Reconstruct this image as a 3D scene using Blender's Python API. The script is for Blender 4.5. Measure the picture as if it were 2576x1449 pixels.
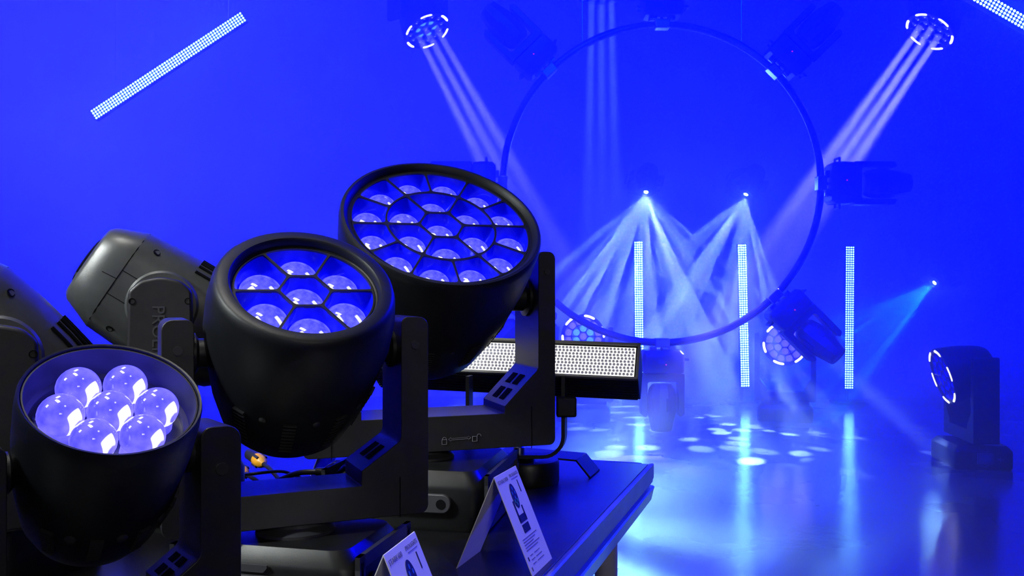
import bpy, math, random
from mathutils import Vector, Matrix
random.seed(7)
R_ = math.radians
S = bpy.context.scene
for o in list(bpy.data.objects):
    bpy.data.objects.remove(o)

# ------------------------------------------------------------------ camera, world, light
HC = 1.235                       # camera height; 0.435 above the stage deck
FPX = 2300.0
cam_d = bpy.data.cameras.new('camera')
cam_d.sensor_fit = 'HORIZONTAL'; cam_d.sensor_width = 36.0
cam_d.lens = 36.0 * FPX / 2576.0
cam_d.clip_start = 0.02; cam_d.clip_end = 100
cam = bpy.data.objects.new('camera', cam_d)
S.collection.objects.link(cam)
cam.location = (0, 0, HC); cam.rotation_euler = (R_(90), 0, 0)
S.camera = cam
S.view_settings.view_transform = 'Standard'; S.view_settings.look = 'None'
S.view_settings.exposure = 0.0; S.view_settings.gamma = 1.0
S.view_settings.use_curve_mapping = False
S.cycles.max_bounces = 4; S.cycles.diffuse_bounces = 2; S.cycles.glossy_bounces = 3; S.cycles.transmission_bounces = 2; S.cycles.volume_bounces = 0
S.cycles.adaptive_threshold = 0.02; S.cycles.use_light_tree = False
S.cycles.caustics_reflective = False; S.cycles.caustics_refractive = False

W = bpy.data.worlds.new('hall_dark'); S.world = W; W.use_nodes = True
W.node_tree.nodes['Background'].inputs[0].default_value = (0.02, 0.03, 0.08, 1)
W.node_tree.nodes['Background'].inputs[1].default_value = 0.02

BLUE = (0.0, 0.0008, 1.0)
LAV = (0.0078, 0.0095, 1.0)
DEEP = (0.0, 0.0, 1.0)
def aim(o, d):
    o.rotation_euler = Vector(d).to_track_quat('-Z', 'Y').to_euler()
def area(name, loc, target, size, power, col, spread=180):
    L = bpy.data.lights.new(name, 'AREA'); L.shape = 'RECTANGLE'
    L.size, L.size_y = size; L.energy = power; L.color = col; L.spread = R_(spread)
    o = bpy.data.objects.new(name, L); S.collection.objects.link(o)
    o.location = loc; aim(o, Vector(target) - Vector(loc)); return o
def spot(name, loc, target, angle, power, col, radius=0.03, blend=0.2, parent=None):
    L = bpy.data.lights.new(name, 'SPOT'); L.spot_size = R_(angle); L.spot_blend = blend
    L.energy = power; L.color = col; L.shadow_soft_size = radius
    o = bpy.data.objects.new(name, L); S.collection.objects.link(o)
    o.location = loc; aim(o, Vector(target) - Vector(loc)); return o
def point(x, y, Y):              # a photograph measurement turned into metres at distance Y
    return Vector(((x - 1288.0) / FPX * Y, Y, HC - (y - 724.5) / FPX * Y))

# blue stage wash hung over the stage, brighter on the house-left side
area('wash_light_left', (-4.6, 3.3, 4.7), (-3.4, 8.5, 2.6), (2.6, 0.8), 4200, LAV, 85)
area('wash_light_mid', (-0.4, 3.3, 4.7), (0.4, 8.5, 2.8), (2.6, 0.8), 4600, BLUE, 110)
area('wash_light_right', (3.4, 3.3, 4.7), (3.4, 8.5, 3.6), (2.2, 0.8), 2600, DEEP, 90)
area('rim_light_right', (3.4, 4.6, 3.6), (0.0, 1.7, 0.9), (0.6, 0.6), 48, DEEP, 60)
# dim white house light over the audience side
area('house_light_rear', (-1.0, 0.7, 4.4), (-0.75, 1.0, 0.9), (1.4, 0.5), 8, (1.0, 0.97, 0.90), 48)
area('house_light_side', (-2.6, 0.2, 3.0), (-0.75, 1.5, 1.1), (0.8, 0.5), 9, (0.93, 1.0, 0.97), 40)

area('fill_light_back', (1.3, -2.6, 2.3), (0.0, 1.7, 0.85), (0.9, 0.5), 1.1, (1.0, 0.95, 0.88), 40)  # weak frontal fill added to lift the yoke fronts and the leg

# ------------------------------------------------------------------ materials
MATS = {}
def mat(name, col, rough=0.5, metal=0.0, noise=0.0, nscale=40, bump=0.0, bscale=300, emit=None, estr=0, spec=0.5, coat=0.0):
    if name in MATS: return MATS[name]
    m = bpy.data.materials.new(name); m.use_nodes = True; nt = m.node_tree; b = nt.nodes['Principled BSDF']
    b.inputs['Base Color'].default_value = (*col, 1); b.inputs['Roughness'].default_value = rough
    b.inputs['Metallic'].default_value = metal; b.inputs['Specular IOR Level'].default_value = spec
    b.inputs['Coat Weight'].default_value = coat; b.inputs['Coat Roughness'].default_value = 0.03
    if emit:
        b.inputs['Emission Color'].default_value = (*emit, 1); b.inputs['Emission Strength'].default_value = estr
    tc = nt.nodes.new('ShaderNodeTexCoord')
    if noise:
        n = nt.nodes.new('ShaderNodeTexNoise'); n.inputs['Scale'].default_value = nscale; n.inputs['Detail'].default_value = 3
        nt.links.new(tc.outputs['Object'], n.inputs['Vector'])
        r = nt.nodes.new('ShaderNodeValToRGB')
        r.color_ramp.elements[0].position = 0.3; r.color_ramp.elements[1].position = 0.75
        r.color_ramp.elements[0].color = (*[c * (1 - noise) for c in col], 1)
        r.color_ramp.elements[1].color = (*[min(1, c * (1 + noise)) for c in col], 1)
        nt.links.new(n.outputs['Fac'], r.inputs['Fac']); nt.links.new(r.outputs['Color'], b.inputs['Base Color'])
    if bump:
        n = nt.nodes.new('ShaderNodeTexNoise'); n.inputs['Scale'].default_value = bscale
        nt.links.new(tc.outputs['Object'], n.inputs['Vector'])
        bp = nt.nodes.new('ShaderNodeBump'); bp.inputs['Strength'].default_value = bump; bp.inputs['Distance'].default_value = 0.001
        nt.links.new(n.outputs['Fac'], bp.inputs['Height']); nt.links.new(bp.outputs['Normal'], b.inputs['Normal'])
    MATS[name] = m; return m
def emis(name, col, strength):
    m = mat(name, (0.02, 0.02, 0.02), 0.4, emit=col, estr=strength, noise=0.2); m.cycles.emission_sampling = 'NONE'; return m

M_SHELL = mat('moulded_black_plastic', (0.0065, 0.0075, 0.0105), 0.46, noise=0.15, bump=0.12, bscale=900, spec=.35)
M_YOKE = mat('satin_black_plastic', (0.018, 0.017, 0.021), 0.42, noise=0.15, spec=.4, bump=0.10, bscale=700)
M_GREY = mat('grey_black_plastic', (0.048, 0.050, 0.052), 0.36, noise=0.12, bump=0.15, bscale=800)
M_BASE = mat('black_base_plastic', (0.009, 0.009, 0.010), 0.38, spec=.35, noise=0.2, bump=0.1, bscale=600)
M_PANEL = mat('matt_side_panel', (0.035, 0.035, 0.042), 0.45, noise=0.1)
M_DARK = mat('deep_black', (0.003, 0.003, 0.004), 0.9, noise=0.2, spec=.08)
M_VENT = mat('vent_grey', (0.022, 0.022, 0.025), 0.4, noise=0.1)
M_PRINT = mat('grey_print', (0.20, 0.19, 0.23), 0.6, noise=0.05)
M_ICON = mat('dark_icon_print', (0.003, 0.003, 0.005), 0.95, noise=0.05, spec=.05)
M_STEEL = mat('steel', (0.55, 0.56, 0.58), 0.28, 1.0, noise=0.05)
M_ALU = mat('mill_aluminium', (0.62, 0.63, 0.64), 0.33, 1.0, noise=0.08, nscale=15)
M_RIB = mat('lens_grid_plastic', (0.012, 0.012, 0.016), 0.4, noise=0.1)
M_CUP = mat('blue_lit_reflector', (0.004, 0.008, 0.70), 0.18, 0.0, noise=0.05, spec=.35)  # blue LED light tinted into the cup colour
M_CARD = mat('white_card', (0.78, 0.76, 0.78), 0.6, noise=0.03)
M_INK = mat('card_ink', (0.16, 0.15, 0.22), 0.6, noise=0.05)
M_INKD = mat('card_dark_ink', (0.01, 0.012, 0.05), 0.6, noise=0.1)
M_INKB = mat('card_blue_ink', (0.02, 0.12, 0.42), 0.6, noise=0.2)
M_INKG = mat('card_green_ink', (0.03, 0.30, 0.25), 0.6, noise=0.2)
M_RUBBER = mat('rubber', (0.012, 0.012, 0.013), 0.55, noise=0.2)
M_CABLE = mat('cable_rubber', (0.022, 0.022, 0.024), 0.32, noise=0.2)
M_YELLOW = mat('yellow_connector', (0.80, 0.36, 0.01), 0.4, noise=0.1)
M_DECK = mat('black_deck_board', (0.006, 0.006, 0.008), 0.30, noise=0.3, nscale=25, bump=0.15, bscale=400)
M_STAGEBLK = mat('stage_black', (0.02, 0.02, 0.025), 0.4, noise=0.15)
M_CYAN = emis('cyan_white_led', (0.25, 0.86, 1.0), 13)
M_WHITE = emis('cool_white_led', (0.86, 0.92, 1.0), 4.0)
M_ARC = emis('white_ring_led', (0.95, 0.97, 1.0), 5.0)
M_SPOTLENS = emis('spot_lens_glow', (0.30, 0.75, 1.0), 90.0)
M_RED = emis('red_standby_led', (1.0, 0.02, 0.35), 1.2)

def lens_mat(name, base, strength, patches, patch_col=(1, 1, 1), patch_str=2.2, var=0.5, vscale=55, zmin=-1):
    """glowing glass lens: blue LED light filling the glass, bright dots and painted highlights as patches.
       patches: (px, py, half_u, half_v, angle) in lens-local coordinates divided by the lens radius"""
    m = bpy.data.materials.new(name); m.use_nodes = True; nt = m.node_tree; b = nt.nodes['Principled BSDF']; N = nt.nodes; Lk = nt.links
    b.inputs['Base Color'].default_value = (0.02, 0.02, 0.06, 1); b.inputs['Roughness'].default_value = 0.04
    b.inputs['Specular IOR Level'].default_value = 0.6
    tc = N.new('ShaderNodeTexCoord')
    ns = N.new('ShaderNodeTexNoise'); ns.inputs['Scale'].default_value = vscale; ns.inputs['Detail'].default_value = 4
    Lk.new(tc.outputs['Object'], ns.inputs['Vector'])
    ramp = N.new('ShaderNodeValToRGB'); e = ramp.color_ramp.elements
    e[0].position = 0.35; e[1].position = 0.72
    e[0].color = (*[c * (1 - var) for c in base], 1); e[1].color = (*[c * (1 + var) for c in base], 1)
    Lk.new(ns.outputs['Fac'], ramp.inputs['Fac'])
    cur = ramp.outputs['Color']
    sep = N.new('ShaderNodeSeparateXYZ'); Lk.new(tc.outputs['Generated'], sep.inputs[0])
    def math_(op, a, bb, clamp=False):
        n = N.new('ShaderNodeMath'); n.operation = op; n.use_clamp = clamp
        for i, v in enumerate((a, bb)):
            if v is None: continue
            if isinstance(v, (int, float)): n.inputs[i].default_value = v
            else: Lk.new(v, n.inputs[i])
        return n.outputs[0]
    gx = math_('MULTIPLY_ADD', sep.outputs[0], 2.0); gx.node.inputs[2].default_value = -1.0
    gy = math_('MULTIPLY_ADD', sep.outputs[1], 2.0); gy.node.inputs[2].default_value = -1.0
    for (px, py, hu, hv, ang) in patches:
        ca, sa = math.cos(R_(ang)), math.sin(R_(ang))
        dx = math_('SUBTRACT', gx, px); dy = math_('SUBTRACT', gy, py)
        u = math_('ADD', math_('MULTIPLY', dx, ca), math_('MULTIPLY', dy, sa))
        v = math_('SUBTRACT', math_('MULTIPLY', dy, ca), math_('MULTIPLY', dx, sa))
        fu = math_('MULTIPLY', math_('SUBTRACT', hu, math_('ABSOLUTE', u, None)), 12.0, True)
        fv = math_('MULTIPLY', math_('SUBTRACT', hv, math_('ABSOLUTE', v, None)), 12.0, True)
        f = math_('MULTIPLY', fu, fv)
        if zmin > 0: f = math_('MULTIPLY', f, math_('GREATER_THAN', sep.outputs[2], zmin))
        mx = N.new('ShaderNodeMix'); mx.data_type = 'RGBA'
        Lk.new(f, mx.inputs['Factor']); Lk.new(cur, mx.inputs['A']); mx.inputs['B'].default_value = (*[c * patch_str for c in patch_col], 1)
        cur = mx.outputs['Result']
    Lk.new(cur, b.inputs['Emission Color']); b.inputs['Emission Strength'].default_value = strength
    m.cycles.emission_sampling = 'NONE'
    MATS[name] = m; return m

# ------------------------------------------------------------------ mesh helpers
class MB:
    def __init__(s): s.v = []; s.f = []
    def add(s, vs, fs):
        k = len(s.v); s.v += [tuple(v) for v in vs]; s.f += [tuple(i + k for i in f) for f in fs]; return s
    def box(s, c, h, rot=None):
        c = Vector(c); vs = []
        for z in (-1, 1):
            for y in (-1, 1):
                for x in (-1, 1):
                    p = Vector((x * h[0], y * h[1], z * h[2]))
                    if rot: p = rot @ p
                    vs.append(c + p)
        return s.add(vs, [(0, 2, 3, 1), (4, 5, 7, 6), (0, 1, 5, 4), (2, 6, 7, 3), (0, 4, 6, 2), (1, 3, 7, 5)])
    def lathe(s, prof, seg=48, M=None, cap0=True, cap1=True):
        n = len(prof); vs = []
        for i in range(seg):
            a = 2 * math.pi * i / seg
            for r, z in prof:
                p = Vector((r * math.cos(a), r * math.sin(a), z)); vs.append(M @ p if M else p)
        fs = []
        for i in range(seg):
            j = (i + 1) % seg
            for k in range(n - 1):
                fs.append((i * n + k, j * n + k, j * n + k + 1, i * n + k + 1))
        if cap0: fs.append(tuple(i * n for i in reversed(range(seg))))
        if cap1: fs.append(tuple(i * n + n - 1 for i in range(seg)))
        return s.add(vs, fs)
    def prism(s, poly, d0, d1, frame):
        """poly in (u,v); extruded along w from d0 to d1; frame=(o,u,v,w)"""
        o, u, v, w = frame; n = len(poly); vs = []
        for d in (d0, d1):
            for a, b in poly: vs.append(o + u * a + v * b + w * d)
        fs = [tuple(reversed(range(n))), tuple(range(n, 2 * n))]
        for i in range(n):
            j = (i + 1) % n; fs.append((i, j, j + n, i + n))
        return s.add(vs, fs)
    def tube(s, pts, r, seg=10, closed=False):
        pts = [Vector(p) for p in pts]; n = len(pts); vs = []; prev = None
        for i, p in enumerate(pts):
            t = (pts[(i + 1) % n] - pts[i - 1]) if closed or 0 < i < n - 1 else (pts[1] - pts[0] if i == 0 else pts[-1] - pts[-2])
            t.normalize()
            if prev is None:
                x = t.orthogonal().normalized()
            else:
                x = (prev - t * prev.dot(t)).normalized()
            prev = x; y = t.cross(x)
            rr = r[i] if isinstance(r, (list, tuple)) else r
            for k in range(seg):
                a = 2 * math.pi * k / seg; vs.append(p + (x * math.cos(a) + y * math.sin(a)) * rr)
        fs = []
        for i in range(n if closed else n - 1):
            j = (i + 1) % n
            for k in range(seg):
                l = (k + 1) % seg; fs.append((i * seg + k, i * seg + l, j * seg + l, j * seg + k))
        if not closed:
            fs.append(tuple(reversed(range(seg)))); fs.append(tuple((n - 1) * seg + k for k in range(seg)))
        return s.add(vs, fs)
    def cap(s, r, h, seg=20, rings=7, z0=0, c=(0, 0), full=1.0):
        """spherical-ish dome: radius r, height h"""
        vs = []; fs = []
        for j in range(rings):
            a = (math.pi / 2) * full * j / rings
            for i in range(seg):
                b = 2 * math.pi * i / seg; vs.append((c[0] + r * math.cos(a) * math.cos(b), c[1] + r * math.cos(a) * math.sin(b), z0 + h * math.sin(a)))
        vs.append((c[0], c[1], z0 + h)); t = len(vs) - 1
        for j in range(rings - 1):
            for i in range(seg):
                k = (i + 1) % seg; fs.append((j * seg + i, j * seg + k, (j + 1) * seg + k, (j + 1) * seg + i))
        for i in range(seg): fs.append(((rings - 1) * seg + i, (rings - 1) * seg + (i + 1) % seg, t))
        fs.append(tuple(reversed(range(seg))))
        return s.add(vs, fs)
    def mesh(s, name, m, smooth=30):
        me = bpy.data.meshes.new(name); me.from_pydata(s.v, [], s.f); me.validate()
        import bmesh
        bm = bmesh.new(); bm.from_mesh(me); bmesh.ops.recalc_face_normals(bm, faces=bm.faces); bm.to_mesh(me); bm.free()
        if m: me.materials.append(m)
        if smooth:
            me.shade_smooth(); me.set_sharp_from_angle(angle=R_(smooth))
        return me
    def build(s, name, m, parent=None, smooth=30, M=None, bevel=0, bseg=2):
        return obj(name, s.mesh(name, m, smooth), parent, M, bevel, bseg)
def obj(name, me, parent=None, M=None, bevel=0, bseg=2):
    o = bpy.data.objects.new(name, me); S.collection.objects.link(o)
    if parent: o.parent = parent
    if M is not None: o.matrix_local = M
    if bevel:
        b = o.modifiers.new('bevel', 'BEVEL'); b.width = bevel; b.segments = bseg; b.limit_method = 'ANGLE'; b.angle_limit = R_(40); b.harden_normals = False
    return o
def tag(o, label=None, cat=None, group=None, kind=None):
    if label: o['label'] = label
    if cat: o['category'] = cat
    if group: o['group'] = group
    if kind: o['kind'] = kind
    return o
def thing(name, loc, label, cat, group=None):
    o = bpy.data.objects.new(name, None); o.empty_display_size = 0.05; S.collection.objects.link(o); o.location = loc
    return tag(o, label, cat, group)
def frame_mat(x, y, z, o=(0, 0, 0)):
    return Matrix(((x[0], y[0], z[0], o[0]), (x[1], y[1], z[1], o[1]), (x[2], y[2], z[2], o[2]), (0, 0, 0, 1)))
def text_mesh(body, size, m, extrude=0.0003):
    c = bpy.data.curves.new('t', 'FONT'); c.body = body; c.size = size; c.extrude = extrude; c.align_x = 'LEFT'; c.resolution_u = 3
    o = bpy.data.objects.new('t', c); S.collection.objects.link(o)
    bpy.context.view_layer.update()
    me = bpy.data.meshes.new_from_object(o.evaluated_get(bpy.context.evaluated_depsgraph_get()))
    bpy.data.objects.remove(o); me.materials.clear(); me.materials.append(m); return me
def rot_z(a):
    return Matrix.Rotation(a, 4, 'Z')
def rounded(poly, r, seg=4, only=None):
    out = []; n = len(poly)
    for i in range(n):
        p = Vector(poly[i]); a = Vector(poly[i - 1]) - p; b = Vector(poly[(i + 1) % n]) - p
        rr = r[i] if isinstance(r, (list, tuple)) else r
        if rr <= 0: out.append(tuple(p)); continue
        la, lb = a.length, b.length; a.normalize(); b.normalize()
        ang = a.angle(b); t = min(rr / math.tan(ang / 2), la * .49, lb * .49); rad = t * math.tan(ang / 2)
        cdir = (a + b).normalized(); c = p + cdir * (rad / math.sin(ang / 2))
        s0 = p + a * t - c; s1 = p + b * t - c
        a0 = math.atan2(s0.y, s0.x); a1 = math.atan2(s1.y, s1.x); d = (a1 - a0 + math.pi) % (2 * math.pi) - math.pi
        for k in range(seg + 1):
            q = a0 + d * k / seg; out.append((c.x + rad * math.cos(q), c.y + rad * math.sin(q)))
    return out

# ------------------------------------------------------------------ the hall
WX0, WX1, WY0, WY1, WZ = -7.6, 7.6, -4.0, 10.4, 5.0
def floor_material():
    m = bpy.data.materials.new('polished_stage_floor'); m.use_nodes = True; nt = m.node_tree; N = nt.nodes; b = N['Principled BSDF']
    tc = N.new('ShaderNodeTexCoord')
    n1 = N.new('ShaderNodeTexNoise'); n1.inputs['Scale'].default_value = 1.1; n1.inputs['Detail'].default_value = 5
    r = N.new('ShaderNodeValToRGB'); r.color_ramp.elements[0].color = (0.09, 0.09, 0.095, 1); r.color_ramp.elements[1].color = (0.17, 0.17, 0.18, 1)
    nt.links.new(tc.outputs['Object'], n1.inputs['Vector']); nt.links.new(n1.outputs['Fac'], r.inputs['Fac']); nt.links.new(r.outputs['Color'], b.inputs['Base Color'])
    rr = N.new('ShaderNodeMapRange'); rr.inputs['From Min'].default_value = 0.3; rr.inputs['From Max'].default_value = 0.7
    rr.inputs['To Min'].default_value = 0.22; rr.inputs['To Max'].default_value = 0.36
    nt.links.new(n1.outputs['Fac'], rr.inputs['Value']); nt.links.new(rr.outputs['Result'], b.inputs['Roughness'])
    n2 = N.new('ShaderNodeTexNoise'); n2.inputs['Scale'].default_value = 2.5; n2.inputs['Detail'].default_value = 9; n2.inputs['Roughness'].default_value = 0.65
    nt.links.new(tc.outputs['Object'], n2.inputs['Vector'])
    bp = N.new('ShaderNodeBump'); bp.inputs['Strength'].default_value = 0.09; bp.inputs['Distance'].default_value = 0.05
    nt.links.new(n2.outputs['Fac'], bp.inputs['Height']); nt.links.new(bp.outputs['Normal'], b.inputs['Normal'])
    b.inputs['Specular IOR Level'].default_value = 0.6; b.inputs['Coat Weight'].default_value = 1.0; b.inputs['Coat Roughness'].default_value = 0.07
    nt.links.new(bp.outputs['Normal'], b.inputs['Coat Normal'])
    return m
M_WALL = mat('painted_stage_wall', (0.42, 0.42, 0.44), 0.9, noise=0.05, nscale=2)
M_CEIL = mat('dark_ceiling', (0.05, 0.05, 0.06), 0.9, noise=0.1, nscale=3)
def slab(name, x0, x1, y0, y1, z0, z1, m):
    return tag(MB().box(((x0 + x1) / 2, (y0 + y1) / 2, (z0 + z1) / 2), ((x1 - x0) / 2, (y1 - y0) / 2, (z1 - z0) / 2)).build(name, m, smooth=0), kind='structure')
slab('floor', WX0, WX1, WY0, WY1, -0.1, 0, floor_material())
slab('wall_back', WX0, WX1, WY1, WY1 + 0.1, 0, WZ, M_WALL)
slab('wall_left', WX0 - 0.1, WX0, WY0, WY1 + .1, 0, WZ, M_WALL)
slab('wall_right', WX1, WX1 + 0.1, WY0, WY1 + .1, 0, WZ, M_WALL)
slab('wall_rear', WX0, WX1, WY0 - 0.1, WY0, 0, WZ, M_WALL)
slab('ceiling', WX0 - .1, WX1 + .1, WY0 - .1, WY1 + .1, WZ, WZ + 0.1, M_CEIL)

# haze hanging over the stage: scatters whatever light crosses it
hz = bpy.data.materials.new('stage_haze'); hz.use_nodes = True; nt = hz.node_tree
nt.nodes.remove(nt.nodes['Principled BSDF'])
vs = nt.nodes.new('ShaderNodeVolumeScatter'); vs.inputs['Density'].default_value = 0.13; vs.inputs['Color'].default_value = (1, 1, 1, 1); vs.inputs['Anisotropy'].default_value = 0.0
nt.links.new(vs.outputs[0], nt.nodes['Material Output'].inputs['Volume'])
tc = nt.nodes.new('ShaderNodeTexCoord'); nz = nt.nodes.new('ShaderNodeTexNoise'); nz.inputs['Scale'].default_value = .5; nz.inputs['Detail'].default_value = 4; nz.inputs['Roughness'].default_value = .55
nt.links.new(tc.outputs['Object'], nz.inputs['Vector'])
mr = nt.nodes.new('ShaderNodeMapRange'); mr.inputs['From Min'].default_value = .34; mr.inputs['From Max'].default_value = .66
mr.inputs['To Min'].default_value = .035; mr.inputs['To Max'].default_value = .235
nt.links.new(nz.outputs['Fac'], mr.inputs['Value']); nt.links.new(mr.outputs['Result'], vs.inputs['Density'])
haze = MB().box((0, 6.5, 2.47), (7.5, 3.8, 2.46)).build('stage_haze', hz, smooth=0)
tag(haze, 'thin blue-lit haze filling the air over the whole stage', 'haze', kind='stuff')

# ------------------------------------------------------------------ LED batten bars (four dots across)
BAR_L, BAR_W, NROW = 1.53, 0.094, 62
def led_bar(loc, ydir, label, mount):
    """loc = centre of the lit face; ydir = unit vector along the bar; faces -Y"""
    y = Vector(ydir).normalized(); z = Vector((0, -1, 0)); x = y.cross(z).normalized()
    t = thing('led_batten', loc, label, 'light bar', 'LED batten bars around the stage')
    M = frame_mat(x, y, z)
    MB().box((0, 0, -0.03), (BAR_W / 2 + .003, BAR_L / 2 + .006, 0.027)).build('housing', M_STAGEBLK, t, M=M, bevel=0.004)
    g = MB(); px = BAR_W / 4; py = BAR_L / NROW
    for i in range(4):
        for j in range(NROW):
            g.cap(0.0098, 0.005, seg=8, rings=2, z0=-0.0035, c=((i - 1.5) * px, (j - (NROW - 1) / 2) * py))
    tag(g.build('led_dots', M_CYAN, t, M=M), kind='stuff')
    for k in (-1, 1):
        MB().box((0, k * BAR_L * .38, -0.075), (0.03, 0.02, 0.02)).build('mount_clamp', M_STAGEBLK, t, M=M, bevel=0.003)
    Mi = M.to_3x3()
    if mount == 'floor':
        low = -loc[2]
        MB().box((0, 0.02, low + 0.012), (0.17, 0.13, 0.012)).build('base_plate', M_STAGEBLK, t, bevel=0.004)
        MB().tube([(0, 0.085, low + 0.02), (0, 0.085, BAR_L * .42)], 0.017, 12).build('stand_pole', M_STAGEBLK, t)
    else:
        for k in (-1, 1):
            p = Mi @ Vector((0, k * BAR_L * .38, -0.085))
            MB().tube([p, (p.x, p.y, WZ - loc[2])], 0.003, 6).build('hanging_wire', M_STEEL, t)
    return t
def bar_from_px(x0, y0, x1, y1, Y, label, mount):
    a, b = point(x0, y0, Y), point(x1, y1, Y); d = (a - b).normalized()
    led_bar((a + b) / 2, d, label, mount)
bar_from_px(1606, 608, 1609, 966, 9.8, 'upright LED batten on floor stand, leftmost of the three standing ones', 'floor')
bar_from_px(1867, 618, 1875, 970, 9.8, 'upright LED batten standing in the middle, crossed by the truss ring', 'floor')
bar_from_px(2139, 620, 2136, 978, 9.8, 'upright LED batten on floor stand, rightmost of the three standing ones', 'floor')
bar_from_px(610, 42, 236, 288, 7.75, 'slanted LED batten hanging whole in view at upper left', 'hang')
bar_from_px(2455, -14, 2915, 250, 6.2, 'slanted LED batten cut off by the upper right corner', 'hang')
bar_from_px(1052, -254, 678, -8, 8.5, 'slanted LED batten of which only one dot shows at the top edge', 'hang')

# ------------------------------------------------------------------ lens cells for the bee-eye heads
def make_cells(layout, Rf, rib):
    """list of (kind, centre, [distance functions]) in the face plane"""
    cells = []
    def line_d(ang, side):           # radial line at angle, keep 'side' (+1 = counter-clockwise side)
        nx, ny = -math.sin(ang) * side, math.cos(ang) * side
        return lambda x, y: nx * x + ny * y
    def hexd(r):
        ap = r * math.cos(math.pi / 6); out = []
        for k in range(6):
            a = math.pi / 6 + k * math.pi / 3 + PH
            out.append((lambda x, y, a=a: ap - (x * math.cos(a) + y * math.sin(a))))
        return out
    PH = 0.0
    rh = Rf * (0.255 if layout == 19 else 0.385)
    r1 = Rf * 0.615
    cells.append(('centre', (0, 0), hexd(rh)))
    ap = rh * math.cos(math.pi / 6)
    for k in range(6):
        a0 = PH + k * math.pi / 3; am = a0 + math.pi / 6
        ro = r1 if layout == 19 else Rf
        ds = [line_d(a0, 1), line_d(a0 + math.pi / 3, -1),
              (lambda x, y, am=am: x * math.cos(am) + y * math.sin(am) - ap), (lambda x, y, ro=ro: ro - math.hypot(x, y))]
        rc = (ap + ro) / 2 * (1.0 if layout == 19 else .985); cells.append(('inner', (rc * math.cos(am), rc * math.sin(am)), ds))
    if layout == 19:
        for k in range(12):
            a0 = PH + k * math.pi / 6; am = a0 + math.pi / 12
            ds = [line_d(a0, 1), line_d(a0 + math.pi / 6, -1), (lambda x, y: math.hypot(x, y) - r1), (lambda x, y: Rf - math.hypot(x, y))]
            rc = (r1 + Rf) / 2; cells.append(('outer', (rc * math.cos(am), rc * math.sin(am)), ds))
    return cells
def corner_angles(c, ds, n):
    A = [2 * math.pi * i / n for i in range(n)]; N = 360; r = []
    for i in range(N):
        a = 2 * math.pi * i / N; lo, hi = 0.0, 1.0
        for _ in range(22):
            mid = (lo + hi) / 2
            if min(g(c[0] + mid * math.cos(a), c[1] + mid * math.sin(a)) for g in ds) > 0: lo = mid
            else: hi = mid
        r.append(lo)
    for i in range(N):
        if r[i] >= r[i - 1] and r[i] > r[(i + 1) % N] and r[i] - min(r[i - 4], r[(i + 4) % N]) > 1e-6:
            k = round(i / N * n) % n; A[k] = 2 * math.pi * i / N
    return A
def outline(c, ds, t, A, rnd):
    pts = []
    for a in A:
        lo, hi = 0.0, 1.0
        def f(r):
            x, y = c[0] + r * math.cos(a), c[1] + r * math.sin(a)
            d = [g(x, y) - t for g in ds]
            if rnd <= 0: return min(d)
            if min(d) < -3 * rnd: return min(d)
            return -rnd * math.log(sum(math.exp(-q / rnd) for q in d))
        for _ in range(26):
            mid = (lo + hi) / 2
            if f(mid) > 0: lo = mid
            else: hi = mid
        pts.append((c[0] + lo * math.cos(a), c[1] + lo * math.sin(a)))
    return pts
CELL_CACHE = {}
def cell_meshes(layout, Rf, rib, depth, lens_r, n, tagname):
    key = (layout, Rf, n)
    if key in CELL_CACHE: return CELL_CACHE[key]
    cells = make_cells(layout, Rf, rib); grid = MB(); out = []
    for kind, c, ds in cells:
        AA = corner_angles(c, ds, n); hard = outline(c, ds, -.0003, AA, 0); soft = outline(c, ds, rib, AA, Rf * .016)
        vs = [(x, y, 0) for x, y in hard] + [(x, y, 0.0) for x, y in soft] + [(x, y, -0.004) for x, y in soft]
        fs = []
        for i in range(n):
            j = (i + 1) % n; fs.append((i, j, n + j, n + i)); fs.append((n + i, n + j, 2 * n + j, 2 * n + i))
        grid.add(vs, fs)
        # reflector cup: from the rounded outline down to a round seat under the lens
        cup = MB(); vs = []; fs = []; rows = 4
        lr = lens_r * (1.0 if kind != 'x' else 1)
        for k in range(rows + 1):
            q = k / rows; e = q ** 1.3
            for i in range(n):
                a = AA[i]; x, y = soft[i][0] - c[0], soft[i][1] - c[1]
                bx, by = lr * 1.04 * math.cos(a), lr * 1.04 * math.sin(a)
                vs.append((x * (1 - e) + bx * e, y * (1 - e) + by * e, -0.003 - depth * q))
        for k in range(rows):
            for i in range(n):
                j = (i + 1) % n; fs.append((k * n + i, k * n + j, (k + 1) * n + j, (k + 1) * n + i))
        fs.append(tuple(rows * n + i for i in range(n)))
        cup.add(vs, fs)
        out.append((kind, c, cup.mesh('reflector_cell', M_CUP, 50)))
    lens = MB().cap(lens_r, lens_r * .66, 28, 9).mesh('lens', None, 60)
    g = grid.mesh('lens_grid', M_RIB, 30)
    CELL_CACHE[key] = (g, out, lens, depth)
    return CELL_CACHE[key]
def lens_copy(base, m):
    me = base.copy(); me.materials.clear(); me.materials.append(m); return me

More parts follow.
